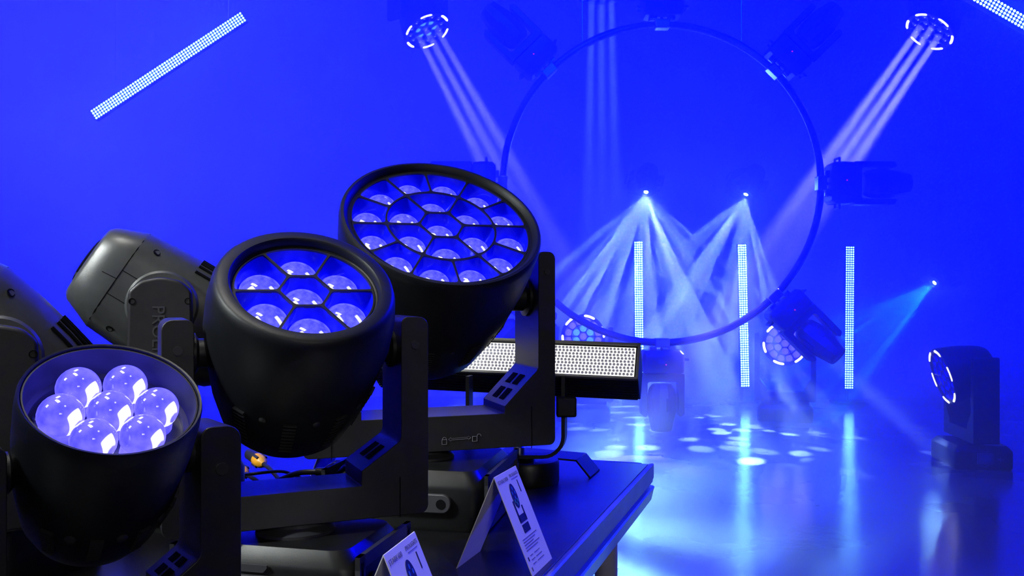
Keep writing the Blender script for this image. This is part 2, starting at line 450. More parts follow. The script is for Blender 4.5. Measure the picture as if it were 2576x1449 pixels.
# ------------------------------------------------------------------ yoke moving head (foreground and stage washes)
def yoke_profile(gap, out, top, bend, ch_s, ch_z, beam_t, beam_b):
    r = [(-out, beam_b), (out, beam_b), (out, top), (gap, top), (gap, bend), (ch_s, ch_z), (ch_s, beam_t),
         (-ch_s, beam_t), (-ch_s, ch_z), (-gap, bend), (-gap, top), (-out, top)]
    rad = [.012, .012, .014, .010, .012, 0.001, 0.001, 0.001, 0.001, .012, .010, .014]
    return rounded(r, rad, 5)
def arcs_mesh(R0, R1, z):
    b = MB(); n = 10
    for i in range(n): pass
    vs = []; fs = []; h = R_(15.5)
    for i in range(n + 1):
        a = -h + 2 * h * i / n; e = 1 - 0.55 * max(0, abs(i - n / 2) - n / 2 + 1.0)
        rm = (R0 + R1) / 2; w = (R1 - R0) / 2 * max(.35, e)
        for r, zz in ((rm - w, z), (rm - w * .5, z + .004), (rm + w * .5, z + .004), (rm + w, z)):
            vs.append((r * math.cos(a), r * math.sin(a), zz))
    for i in range(n):
        for k in range(3): fs.append((i * 4 + k, i * 4 + 4 + k, i * 4 + 5 + k, i * 4 + 1 + k))
        fs.append((i * 4 + 3, i * 4 + 7, i * 4 + 4, i * 4))
    return b.add(vs, fs).mesh('ring_led', M_ARC, 60)
HEADS = {}
def moving_head(label, group, kindkey, P, phi, tilt, up, dims, base_top, base_bot, base_yaw, base_half, shell, lens_mats, layout=19,
                Rf=.165, rib=.0028, depth=.03, lens_r=.03, n=40, arcs=False, cup_mat=None, name='moving_head', base_ctr=None, detail=True, rearm=None):
    """P pivot; phi pan of the tilt axis; tilt of the lens normal away from 'up'; up = +1 standing, -1 hanging"""
    a = Vector((math.cos(phi), math.sin(phi), 0)); fwd = Vector((math.sin(phi), -math.cos(phi), 0))
    nrm = fwd * math.sin(tilt) + Vector((0, 0, 1)) * math.cos(tilt)
    b = nrm.cross(a)
    bc = base_ctr if base_ctr else (P.x, P.y)
    t = thing(name, (bc[0], bc[1], base_bot), label, 'stage light', group)
    rel = Vector((P.x - bc[0], P.y - bc[1], P.z - base_bot))
    # --- base
    Mb = rot_z(base_yaw); hx, hy = base_half; h = abs(base_top - base_bot); zz = (lambda v: v * up)
    prof = rounded([(-hx, -hy), (hx, -hy), (hx, hy), (-hx, hy)], .03, 5)
    bm = MB(); vs = []; fs = []; levels = [(0, .965), (h * .10, 1.0), (h * .72, 1.0), (h * .80, .985), (h, .86)]; m = len(prof)
    for z, k in levels:
        for x, y in prof: vs.append((x * k, y * k, zz(z)))
    for i in range(len(levels) - 1):
        for j in range(m):
            q = (j + 1) % m; fs.append((i * m + j, i * m + q, (i + 1) * m + q, (i + 1) * m + j))
    fs.append(tuple(range(m))); fs.append(tuple((len(levels) - 1) * m + j for j in range(m)))
    base = bm.add(vs, fs).build('base', M_BASE, t, M=Mb, smooth=35)
    if detail:
        # connector panels framed on both short sides
        for sx in (-1, 1):
            p = MB(); x0 = sx * (hx + .0005); yy, z0, z1 = hy * .96, h * .03, h * .97; w = .017
            for (cy, cz, dy, dz) in ((0, z1 - w / 2, yy, w / 2), (0, z0 + w / 2, yy, w / 2), (yy - w / 2, (z0 + z1) / 2, w / 2, (z1 - z0) / 2), (-yy + w / 2, (z0 + z1) / 2, w / 2, (z1 - z0) / 2)):
                p.box((x0 + sx * .003, cy, zz(cz)), (.0035, dy, dz))
            pn = p.build('connector_panel', M_PANEL, t, M=Mb, smooth=0)
            for sy in (-1, 1):
                for cz in (h * .78, h * .22):
                    MB().box((x0 + sx * .0068, sy * (yy - w / 2), zz(cz)), (.0006, .0028, .009)).build('slot', M_DARK, pn, smooth=0)
            for k in range(3):
                MB().lathe([(.012, 0), (.012, .004), (.008, .006), (.008, .001)], 16, Matrix.Translation((x0, (k - 1) * hy * .42, zz(h * .5))) @ Matrix.Rotation(sx * math.pi / 2, 4, 'Y')).build('socket', M_DARK, pn)
        # side handle on the front face and little vent louvres
        for sy in (-1, 1):
            yf = sy * (hy + .002)
            MB().prism(rounded([(-hx * .30, h * .34), (hx * .62, h * .34), (hx * .62, h * .66), (-hx * .30, h * .66)], [.003, .016, .016, .003], 5), 0, .010, (Vector((0, yf, 0)), Vector((1, 0, 0)), Vector((0, 0, up)), Vector((0, sy, 0)))).build('handle', M_PANEL, t, M=Mb, bevel=.002)
            MB().lathe([(.0085, 0), (.0085, .0012)], 20, Matrix.Translation((hx * .50, yf + sy * .0102, zz(h * .5))) @ Matrix.Rotation(-sy * math.pi / 2, 4, 'X')).build('handle_hole', M_DARK, t, M=Mb)
            for k in range(5):
                MB().box((-hx * .75 + k * .013, yf, zz(h * .20)), (.0035, .0015, .002)).build('louvre', M_STEEL, t, M=Mb, smooth=0)
            MB().prism(rounded([(-hx * .82, h * .70), (hx * .05, h * .70), (hx * .09, h * .76), (hx * .09, h * .80), (-hx * .82, h * .80)], .002, 2), 0, .004, (Vector((0, yf, 0)), Vector((1, 0, 0)), Vector((0, 0, up)), Vector((0, sy, 0)))).build('trim_lip', M_PANEL, t, M=Mb)
    zt = abs(P.z - base_bot)
    turn = MB().lathe([(.055, zz(h - .002)), (.055, zz(h + .004)), (.045, zz(h + .012)), (.045, zz(h + .03))], 32).build('pan_collar', M_PANEL, t)
    # --- yoke
    d = dict(dims); wdep = d.pop('wd'); prof = yoke_profile(**d)
    fr = (Vector((0, 0, 0)), Vector((1, 0, 0)), Vector((0, 0, up)), Vector((0, 1, 0)))
    My = Matrix.Translation(rel) @ rot_z(phi)
    yk = MB().prism(prof, -wdep, wdep, fr).build('yoke', M_YOKE, t, M=My, bevel=.003, bseg=2)
    if detail:
        g, o_, bd, cs, cz = d['gap'], d['out'], d['bend'], d['ch_s'], d['ch_z']
        for sx in (-1, 1):
            # printed blocks on the sloping shoulder
            p0, p1 = Vector((sx * g, 0, up * bd)), Vector((sx * cs, 0, up * cz)); e = (p1 - p0); L = e.length; e.normalize(); nn = Vector((-sx * abs(e.z), 0, up * abs(e.x)))
            rows = ((.30, .72),) if layout == 7 else ((.22, .48), (.60, .88))
            for (q0, q1) in rows:
                for sy in (-.42, .18):
                    c0 = p0 + e * L * (q0 + q1) / 2 + nn * .0006 + Vector((0, wdep * (sy + .12), 0))
                    MB().box(c0, (L * (q1 - q0) / 2, wdep * .19, .0005), frame_mat(e, Vector((0, 1, 0)), nn).to_3x3()).build('shoulder_mark', M_ICON, yk, smooth=0)
            # pivot boss between arm and head
            MB().lathe([(wdep * .55, 0), (wdep * .55, .006), (wdep * .40, .010), (wdep * .40, g * .2)], 24, Matrix.Translation((sx * (g + .001), 0, 0)) @ Matrix.Rotation(-sx * math.pi / 2, 4, 'Y')).build('pivot_boss', M_SHELL, yk)
            MB().lathe([(.006, 0), (.006, .002), (.003, .002)], 12, Matrix.Translation((sx * (g + o_) / 2, -wdep - .0005, d['top'] - .04)) @ Matrix.Rotation(math.pi / 2, 4, 'X')).build('screw_hole', M_VENT, yk)
            MB().box((sx * (cs + .055), -wdep - .0002, up * (d['beam_b'] + d['beam_t']) / 2 * .985), (.0006, .0006, abs(d['beam_t'] - d['beam_b']) * .62)).build('seam', M_DARK, yk, smooth=0)
    # --- head
    Mh = frame_mat(a, b, nrm, rel)
    L = shell['L']; R = shell['R']
    Mf = Mh @ Matrix.Translation((0, 0, L))
    sh = MB().lathe([(r, z) for r, z in shell['prof']], 72, cap0=True, cap1=False).build('head_shell', M_SHELL, t, M=Mf, smooth=40)
    if detail:
        for ang in (-135, -100, -65, -30, 35, 90, 150):
            rr, z0, z1 = shell['vent']; v = MB()
            for k in range(9):
                z = z0 + (z1 - z0) * k / 8; rad = rr[0] + (rr[1] - rr[0]) * k / 8
                v.box(Matrix.Rotation(R_(ang), 3, 'Z') @ Vector((rad, 0, z)), (.003, .011 * R / .15, .0011), Matrix.Rotation(R_(ang), 3, 'Z'))
            v.build('vent', M_VENT, sh, smooth=0)
            sc = MB().lathe([(.005, 0), (.005, .003), (.003, .004)], 10, Matrix.Rotation(R_(ang + 17), 4, 'Z') @ Matrix.Translation((rr[1] * .98, 0, z1)) @ Matrix.Rotation(math.pi / 2, 4, 'Y')).build('screw', M_VENT, sh)
    if layout in (7, 19):
        g, cells, lens, dep = cell_meshes(layout, Rf, rib, depth, lens_r, n, kindkey)
        Mg = Mf @ Matrix.Translation((0, 0, shell['face_z']))
        obj('lens_grid', g, t, Mg)
        for i, (kind, c, cup) in enumerate(cells):
            if cup_mat:
                if (cup.name, cup_mat.name) not in HEADS: HEADS[(cup.name, cup_mat.name)] = lens_copy(cup, cup_mat)
                cup = HEADS[(cup.name, cup_mat.name)]
            cu = obj('reflector_cell', cup, t, Mg @ Matrix.Translation((c[0], c[1], 0)))
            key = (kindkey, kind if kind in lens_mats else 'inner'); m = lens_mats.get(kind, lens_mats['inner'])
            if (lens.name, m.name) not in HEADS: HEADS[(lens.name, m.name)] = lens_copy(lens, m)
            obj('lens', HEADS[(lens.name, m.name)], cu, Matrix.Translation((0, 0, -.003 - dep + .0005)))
    if arcs:
        if 'arc' not in HEADS: HEADS['arc'] = arcs_mesh(R * .893, R * 1.0, 0)
        for k in range(6):
            obj('ring_led', HEADS['arc'], t, Mf @ Matrix.Rotation(R_(60 * k + 12), 4, 'Z') @ Matrix.Translation((0, 0, .002)))
    return t, Mh, Mf, My, yk, rel

# ------------------------------------------------------------------ the stage deck used as a table
DZ = 0.80
DU = Vector((0.950, -0.313, 0)); DV = Vector((0.313, 0.950, 0))       # right along the back edge, back along the side edge
DC = Vector((0.352, 2.269, DZ))                                       # far right corner
deck = thing('stage_deck', (DC.x, DC.y, 0), 'black stage deck on tube legs serving as display table', 'stage deck')
DL, DWID = 2.6, 2.6
def deck_pt(u, v, z=0): return Vector((0, 0, DZ + z)) + DU * u + DV * v
MB().prism([(-DL + .012, -DWID + .012), (-.012, -DWID + .012), (-.012, -.012), (-DL + .012, -.012)], -.028, 0, (Vector((0, 0, DZ)), DU, DV, Vector((0, 0, 1)))).build('top_board', M_DECK, deck, bevel=.001)
edge = [(-.012, -.002), (-.003, 0.0), (0, -.002), (0, -.036), (-.003, -.040), (-.003, -.046), (-.012, -.050), (-.012, -.054), (-.001, -.055), (.002, -.058), (0, -.064), (-.006, -.090), (-.030, -.092), (-.030, -.086), (-.014, -.084), (-.024, -.05), (-.024, -.030), (-.012, -.028)]
Z_ = Vector((0, 0, 1))
MB().prism(edge, -DWID, 0.0, (Vector((0, 0, DZ)), DU, Z_, DV)).build('side_rail', M_ALU, deck, smooth=20)
MB().prism(edge, -DWID, 0.0, (Vector((0, 0, DZ)) - DU * DL, -DU, Z_, DV)).build('side_rail', M_ALU, deck, smooth=20)
MB().prism(edge, -DL + .03, -.03, (Vector((0, 0, DZ)), DV, Z_, DU)).build('end_rail', M_ALU, deck, smooth=20)
MB().prism(edge, -DL + .03, -.03, (Vector((0, 0, DZ)) - DV * DWID, -DV, Z_, DU)).build('end_rail', M_ALU, deck, smooth=20)
for (u, v) in ((-.055, -.30), (-DL + .06, -.30), (-.055, -DWID + .3), (-DL + .06, -DWID + .3)):
    p = DU * u + DV * v
    lg = MB().lathe([(.025, 0.02), (.025, DZ - .03)], 28, Matrix.Translation((p.x, p.y, 0))).build('leg', mat('lit_grey_tube', (.42, .42, .40), .4, noise=.06), deck)  # aluminium tube drawn matt grey, its lit brightness put into the colour
    MB().lathe([(.03, 0), (.03, .03), (.026, .035)], 24, Matrix.Translation((p.x, p.y, 0))).build('rubber_foot', M_RUBBER, lg)

# ------------------------------------------------------------------ the three lit wash heads on the deck
LENS_A = lens_mat('blue_lens_glow', (0.05, 0.05, 1.0), 2.6, [(-.48, -.48, .17, .25, 25), (.52, -.50, .28, .12, -50)], (.95, .95, 1.0), .8, var=.55, vscale=90)  # white patches are room highlights painted into the glow
LENS_C = lens_mat('violet_ball_glow', (0.07, 0.06, 1.0), 3.0, [(.42, -.70, .16, .36, -50), (.02, -.40, .05, .05, 0), (-.18, .18, .12, .07, 30)], (1, 1, 1), 1.2, var=.55, vscale=45, zmin=.36)  # white streaks are glass highlights painted into the glow

shA = dict(R=.185, L=.19, face_z=-.010, prof=[(.085, -.310), (.110, -.308), (.128, -.285), (.146, -.235), (.166, -.165), (.179, -.10), (.1845, -.05), (.187, -.015), (.1865, -.004), (.184, .001), (.179, .0015), (.1745, -.002), (.171, -.010), (.1655, -.0105)], vent=((.142, .160), -.245, -.185))
A = moving_head('largest blue-lit moving head with nineteen lenses, right of the other two', 'blue-lit wash heads on the deck', 'A',
    Vector((-.168, 1.790, HC - .0185)), R_(19.13), R_(41.1), 1,
    dict(gap=.2087, out=.244, top=.09, bend=-.140, ch_s=.139, ch_z=-.2105, beam_t=-.2245, beam_b=-.2905, wd=.07),
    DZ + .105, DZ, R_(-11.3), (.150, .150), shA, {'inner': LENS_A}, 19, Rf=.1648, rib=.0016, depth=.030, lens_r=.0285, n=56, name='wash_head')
shB = dict(R=.117, L=.123, face_z=-.0125, prof=[(.050, -.262), (.078, -.260), (.094, -.240), (.109, -.190), (.121, -.125), (.1265, -.080), (.1255, -.04), (.121, -.012), (.117, -.002), (.112, .001), (.100, .000), (.0975, -.003), (.0965, -.0125), (.0945, -.0135), (.0925, -.0125)], vent=((.099, .117), -.220, -.150))
B = moving_head('blue-lit moving head with seven honeycomb lenses, middle one of the three', 'blue-lit wash heads on the deck', 'B',
    Vector((-.304, 1.285, HC - .088)), R_(23.6), R_(39.5), 1,
    dict(gap=.139, out=.179, top=.047, bend=-.128, ch_s=.082, ch_z=-.167, beam_t=-.188, beam_b=-.234, wd=.05),
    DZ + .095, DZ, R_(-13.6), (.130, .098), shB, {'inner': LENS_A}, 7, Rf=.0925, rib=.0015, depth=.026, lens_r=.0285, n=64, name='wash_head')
shC = dict(R=.074, L=.078, face_z=0, prof=[(.035, -.160), (.050, -.158), (.060, -.140), (.069, -.10), (.0745, -.05), (.0755, -.015), (.0750, -.003), (.0738, .0005), (.0722, 0), (.0712, -.003), (.0705, -.042), (.0001, -.0425)], vent=((.060, .068), -.135, -.105))
Cc = moving_head('smallest blue-lit moving head with seven glass balls in an open barrel', 'blue-lit wash heads on the deck', 'C',
    Vector((-.372, .827, HC - .158)), R_(37), R_(34.5), 1,
    dict(gap=.0795, out=.118, top=.028, bend=-.092, ch_s=.048, ch_z=-.115, beam_t=-.130, beam_b=-.162, wd=.033),
    DZ + .10, DZ, R_(-14), (.095, .085), shC, {}, 0, name='wash_head')
MB().lathe([(.0708, -.002), (.0695, -.002), (.0680, -.030), (.0640, -.033), (.0640, -.038), (.0001, -.0385), (.0001, -.0405), (.0700, -.041)], 64, cap0=False, cap1=False).build('barrel_lining', mat('satin_lining', (.045, .045, .055), .33, noise=.1), Cc[0], M=Cc[2], smooth=35)
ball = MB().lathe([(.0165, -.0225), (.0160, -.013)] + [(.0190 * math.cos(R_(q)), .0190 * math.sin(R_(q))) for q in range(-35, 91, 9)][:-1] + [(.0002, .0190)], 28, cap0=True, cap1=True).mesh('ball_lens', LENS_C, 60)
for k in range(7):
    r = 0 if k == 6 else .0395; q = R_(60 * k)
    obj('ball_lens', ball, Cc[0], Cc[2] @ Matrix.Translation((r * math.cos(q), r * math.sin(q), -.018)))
for q in (40, 160, 280):
    MB().lathe([(.0035, 0), (.0035, .004), (.002, .006)], 12, Matrix.Translation((.0575 * math.cos(R_(q)), .0575 * math.sin(R_(q)), -.0395))).build('barrel_screw', M_STEEL, Cc[0], M=Cc[2])

# lock marks printed on the big yoke
def line_mark(pts, r, parent, M, name, m):
    return MB().tube(pts, r, 4).build(name, m, parent, M=M, smooth=0)
yA = A[4]
def pmark(seq, cx, cz, s=1): return [((cx + x * s), -.0705, cz + z * s) for x, z in seq]
zc = -.2725
for nm, cx, cz in (('lock_mark', .018, zc), ('open_lock_mark', .078, zc + .003)):
    line_mark(pmark([(-.0045, -.005), (.0045, -.005), (.0045, .004), (-.0045, .004), (-.0045, -.005)], cx, cz), .0007, yA, None, nm, M_PRINT)
arch = [(.0040 * math.cos(R_(q)), .004 + .0045 * math.sin(R_(q))) for q in range(0, 181, 20)]
line_mark(pmark(arch, .018, zc), .0007, yA, None, 'lock_mark', M_PRINT)
line_mark(pmark([(x + .0085, z) for x, z in arch], .078, zc + .003), .0007, yA, None, 'open_lock_mark', M_PRINT)
line_mark(pmark([(.026, .002), (.031, .0055), (.031, .0035), (.065, .0045), (.065, .0065), (.070, .003), (.065, -.0005), (.065, .0015), (.031, .0005), (.031, -.0015), (.026, .002)], 0, zc + .002), .0004, yA, None, 'arrow_mark', M_PRINT)

# ------------------------------------------------------------------ two grey profile heads seen from the side
def profile_head(P, a, front, label, lettering=True):
    """P pivot; a = tilt axis (towards the camera); front = unit vector the lens end points at"""
    t = thing('profile_head', (P.x, P.y, DZ), label, 'stage light', 'grey profile heads on the deck')
    rel = Vector((0, 0, P.z - DZ)); up = Vector((0, 0, 1)); x = -front; y = a.cross(x).normalized() * -1
    if y.z < 0: y = -y
    Mh = frame_mat(x, y, a, rel)
    # loft: s along x (0 = lens end), half height hh, half thickness ht
    secs = [(-.157, .060, .055), (-.155, .072, .070), (-.148, .079, .080), (-.120, .091, .089), (-.094, .1025, .0935), (-.092, .1025, .0935), (-.03, .108, .097), (.04, .110, .098), (.09, .107, .096), (.14, .092, .086), (.168, .070, .068), (.172, .055, .05)]
    n = 48; b = MB(); vs = []; fs = []
    for s_, hh, ht in secs:
        for i in range(n):
            q = 2 * math.pi * i / n; c, s2 = math.cos(q), math.sin(q); e = 2 / 3.4
            vs.append((s_, hh * math.copysign(abs(c) ** e, c), ht * math.copysign(abs(s2) ** e, s2)))
    for k in range(len(secs) - 1):
        for i in range(n):
            j = (i + 1) % n; fs.append((k * n + i, k * n + j, (k + 1) * n + j, (k + 1) * n + i))
    fs.append(tuple(range(n))); fs.append(tuple((len(secs) - 1) * n + i for i in range(n)))
    h = b.add(vs, fs).build('head_shell', M_GREY, t, M=Mh, smooth=50)
    # panel seams standing slightly proud on the side facing the hall, screws and cooling fins
    def zside(s_, v):
        for k in range(len(secs) - 1):
            if secs[k][0] <= s_ <= secs[k + 1][0]:
                f = (s_ - secs[k][0]) / (secs[k + 1][0] - secs[k][0]); hh = secs[k][1] * (1 - f) + secs[k + 1][1] * f; ht = secs[k][2] * (1 - f) + secs[k + 1][2] * f
                q = min(.999, abs(v) / hh); return ht * (1 - q ** 3.4) ** (1 / 3.4)
        return .05
    def seam(p0, p1, r=.0007, m=M_DARK, nm='seam'):
        pts = []
        for k in range(13):
            f = k / 12; s_, v = p0[0] * (1 - f) + p1[0] * f, p0[1] * (1 - f) + p1[1] * f; pts.append((s_, v, zside(s_, v)))
        MB().tube(pts, r, 5).build(nm, m, h)
    seam((-.093, -.100), (-.093, .100)); seam((-.093, .020), (-.02, .020)); seam((-.093, -.028), (-.01, -.028)); seam((-.04, -.027), (-.02, -.08)); seam((-.12, .0), (-.093, .002))
    for (s_, v) in ((-.062, .078), (-.055, -.080), (.08, .078), (.08, -.078)):
        z = zside(s_, v)
        hole = MB().lathe([(.0065, 0), (.0065, .0012), (.0050, .0012), (.0045, -.001)], 16, Matrix.Translation((s_, v, z - .0006)) @ Matrix.Rotation(-math.copysign(.75, v), 4, 'X')).build('screw_recess', M_DARK, h)
    for k in range(5):
        zz = .040 + .011 * k; q = zz / .098; v = .1095 * (1 - q ** 3.4) ** (1 / 3.4)
        MB().tube([(.012, v + .0012, zz), (.035, v + .0015, zz), (.085, v + .001, zz), (.128, v * .93 - .001, zz * .95)], .0028, 6).build('cooling_fin', M_DARK, h)
    MB().lathe([(.05, 0), (.05, .004), (.046, .006)], 40, Matrix.Translation((-.157, 0, 0)) @ Matrix.Rotation(-math.pi / 2, 4, 'Y')).build('front_lens', M_SPOTGLASS, h)
    # yoke: two rounded arms and a cross beam, upright
    ah = Vector((a.x, a.y, 0)).normalized(); side = Vector((0, 0, 1)).cross(ah)
    gap, th, hw = .118, .040, .053
    top = .052; bot = -.235
    yk = MB()
    for sgn in (1, -1):
        prof = rounded([(-hw * 1.05, bot), (hw * 1.05, bot), (hw, .0), (hw * .98, top - .022), (hw * .62, top - .004), (0, top + .003), (-hw * .62, top - .004), (-hw * .98, top - .022), (-hw, .0)], [0, 0, .01, .014, .03, .06, .03, .014, .01], 4)
        d0, d1 = sorted((sgn * gap, sgn * (gap + th)))
        yk.prism(prof, d0, d1, (rel, side, up, ah))
    yk.prism([(-hw * 1.05, bot), (hw * 1.05, bot), (hw * 1.05, bot + .06), (-hw * 1.05, bot + .06)], -gap, gap, (rel, side, up, ah))
    yo = yk.build('yoke', M_YOKE, t, bevel=.005, bseg=3, smooth=40)  # arms darker than the head: their weaker light is in the colour
    cap = MB().lathe([(.062, gap - .024), (.062, gap - .004), (.058, gap)], 40, frame_mat(side, up, ah, rel + Vector((0, 0, .004)))).build('pivot_boss', M_GREY, yo)
    for sx in (-1, 1):
        c = rel + side * (sx * hw * .86) + up * .012 + ah * (gap + th)
        MB().lathe([(.0058, -.002), (.0058, .0008), (.0046, .0008), (.004, -.001)], 14, frame_mat(side, up, ah, c)).build('screw_recess', M_DARK, yo)
    if lettering:
      tm = text_mesh('PROLIGHTS', .030, M_EMBOSS, .0006)
      obj('embossed_lettering', tm, yo, frame_mat(-up, side, ah, rel + side * -.013 + up * .005 + ah * (gap + th + .0004)))
    # base
    hx, hy, bh = .115, .11, .115; prof = rounded([(-hx, -hy), (hx, -hy), (hx, hy), (-hx, hy)], .03, 5); m = len(prof); vs = []; fs = []
    lv = [(0, .97), (.01, 1), (.085, 1), (bh, .88)]
    for z, k in lv:
        for px, py in prof: vs.append((px * k, py * k, z))
    for i in range(len(lv) - 1):
        for j in range(m):
            q = (j + 1) % m; fs.append((i * m + j, i * m + q, (i + 1) * m + q, (i + 1) * m + j))
    fs.append(tuple(range(m))); fs.append(tuple((len(lv) - 1) * m + j for j in range(m)))
    MB().add(vs, fs).build('base', M_BASE, t, M=rot_z(R_(-16)), smooth=35)
    MB().lathe([(.06, bh - .002), (.06, rel.z + bot + .002)], 32).build('pan_collar', M_PANEL, t)
    return t
M_SPOTGLASS = mat('dark_lens_glass', (0.01, 0.01, 0.02), 0.05, noise=0.1)
M_EMBOSS = mat('embossed_plastic', (0.05, 0.05, 0.055), 0.3, noise=0.1)
def screen_axis(p):
    return Vector((-p.x, -p.y, 0)).normalized()
pD = Vector((-.660, 1.743, HC - .035)); aD = Vector((.30, -.954, 0)).normalized(); hD = Vector((-.954, -.30, 0)).normalized()
profile_head(pD, aD, (hD * .843 + Z_ * .539).normalized(), 'grey profile head with embossed arm standing behind the seven-ball head')
pE = Vector((-.79, 1.40, HC - .105)); aE = Vector((.49, -.87, 0)).normalized(); hE = Vector((-.87, -.49, 0)).normalized()
profile_head(pE, aE, (hE * .65 + Z_ * .76).normalized(), 'dark profile head with cooling fins cut off by the left edge', False)

# ------------------------------------------------------------------ LED strobe bar on a bracket, behind the big head
def strobe():
    u = Vector((.978, -.208, 0)); roll = R_(1.4)
    end = point(1609, 912, 2.02)                       # right end, middle of the lit face
    L = .62; tau = R_(36)
    back = Vector((.208, .978, 0))
    u2 = (u * math.cos(roll) - Z_ * math.sin(roll)).normalized()
    fn = (-back * math.cos(tau) + Z_ * math.sin(tau)); fn = (fn - u2 * fn.dot(u2)).normalized(); v = fn.cross(u2)
    if v.z < 0: v = -v
    c = end - u2 * (L / 2)
    foot = point(1322, 1200, 2.06); foot.z = DZ
    t = thing('strobe_bar', foot, 'white LED strobe bar on a bracket behind the nineteen-lens head', 'light bar')
    M = frame_mat(u2, v, fn, c - foot)
    hf, dp = .047, .105
    body = MB(); body.prism(rounded([(-hf, 0), (hf, 0), (hf * .96, -dp * .8), (hf * .72, -dp), (-hf * .72, -dp), (-hf * .96, -dp * .8)], .004, 3), -L / 2, L / 2, (Vector((0, 0, 0)), Vector((0, 1, 0)), Vector((0, 0, 1)), Vector((1, 0, 0))))
    bo = body.build('housing', M_SHELL, t, M=M, bevel=.002)
    for k in range(7):
        MB().box((0, -hf * .985 + .0, -.012 - .0115 * k), (L / 2 * .985, .0016, .0035)).build('cooling_fin', M_SHELL, bo, smooth=0)
    bz = MB(); w = .006
    for (cx, cy, dx, dy) in ((0, hf - w / 2, L / 2, w / 2), (0, -hf + w / 2, L / 2, w / 2), (L / 2 - w / 2, 0, w / 2, hf), (-L / 2 + w / 2, 0, w / 2, hf)):
        bz.box((cx, cy, .003), (dx, dy, .004))
    bz.build('bezel', mat('grey_bezel', (0.16, 0.16, 0.15), 0.35, noise=.1), t, M=M, smooth=0, bevel=.001)
    MB().box((0, 0, -.0002), (L / 2 - .010, hf - .010, .0008)).build('led_board', emis('strobe_white', (1.0, .97, .90), 1.7), t, M=M, smooth=0)
    g = MB(); nx, ny = 72, 9; px = (L - .022) / nx; py = (2 * hf - .022) / ny
    for i in range(nx):
        for j in range(ny):
            g.cap(.0037, .0036, seg=6, rings=2, z0=.0008, c=(-(L - .022) / 2 + (i + .5) * px + (j % 2 - .5) * px * .22, -(hf - .011) + (j + .5) * py))
    tag(g.build('lens_array', mat('strobe_lens', (.30, .30, .34), .12, noise=.3, emit=(.8, .8, 1.0), estr=.14), t, M=M), kind='stuff')
    # U bracket: strap down from the housing, along the foot, with clamp knobs
    strapx = point(1414, 1060, 2.0) - foot
    by = .045
    MB().box(point(1424, 1022, 2.02) - foot, (.022, .02, .022)).build('clamp_block', M_SHELL, t, bevel=.004)
    left = strapx.x - .205
    zlow = point(1340, 1149, 2.02).z - DZ
    path = rounded([(strapx.x + .006, .24), (strapx.x + .006, zlow), (left, zlow), (left, .24)], [0, .045, .045, 0], 7)
    th = .004; outer = []; inner = []
    n = len(path)
    for i, p in enumerate(path):
        a = Vector(path[max(0, i - 1)]); b = Vector(path[min(n - 1, i + 1)]); d = (b - a).normalized(); nn = Vector((-d.y, d.x)); outer.append(tuple(Vector(p) + nn * th)); inner.append(tuple(Vector(p) - nn * th))
    fr = (Vector((0, -.03, 0)), Vector((1, 0, 0)), Z_, Vector((.2, .98, 0)))
    st = MB()
    for i in range(n - 1):
        st.prism([outer[i], outer[i + 1], inner[i + 1], inner[i]], -.015, .020, fr)
    st.build('u_bracket', M_SHELL, t, smooth=30)
    MB().lathe([(.074, 0), (.076, .004), (.076, .044), (.073, .050), (.02, .051), (.02, zlow)], 48).build('round_foot', M_BASE, t, smooth=35)
    MB().lathe([(.011, zlow), (.013, zlow + .003), (.013, zlow + .018), (.009, zlow + .022)], 18, Matrix.Translation((-.015, -.02, 0))).build('bolt_knob', M_STEEL, t)
    return t
strobe()
# folded steel floor plate beside the strobe foot
fp = point(1425, 1158, 2.16); fp.z = DZ
t = thing('floor_plate', fp, 'folded black steel plate at the back edge of the deck', 'plate')
prof = [(-.16, .042), (.035, .036), (.066, 0), (.070, 0), (.070, .003), (.037, .040), (-.16, .046)]
MB().prism(prof, -.05, .045, (Vector((0, 0, 0)), DU, Z_, DV)).build('folded_plate', M_BASE, t, bevel=.001)
for k in (-1, 1):
    MB().lathe([(.008, 0), (.008, .042)], 14, Matrix.Translation(DU * -.12 + DV * (.03 * k))).build('leg', M_RUBBER, t)

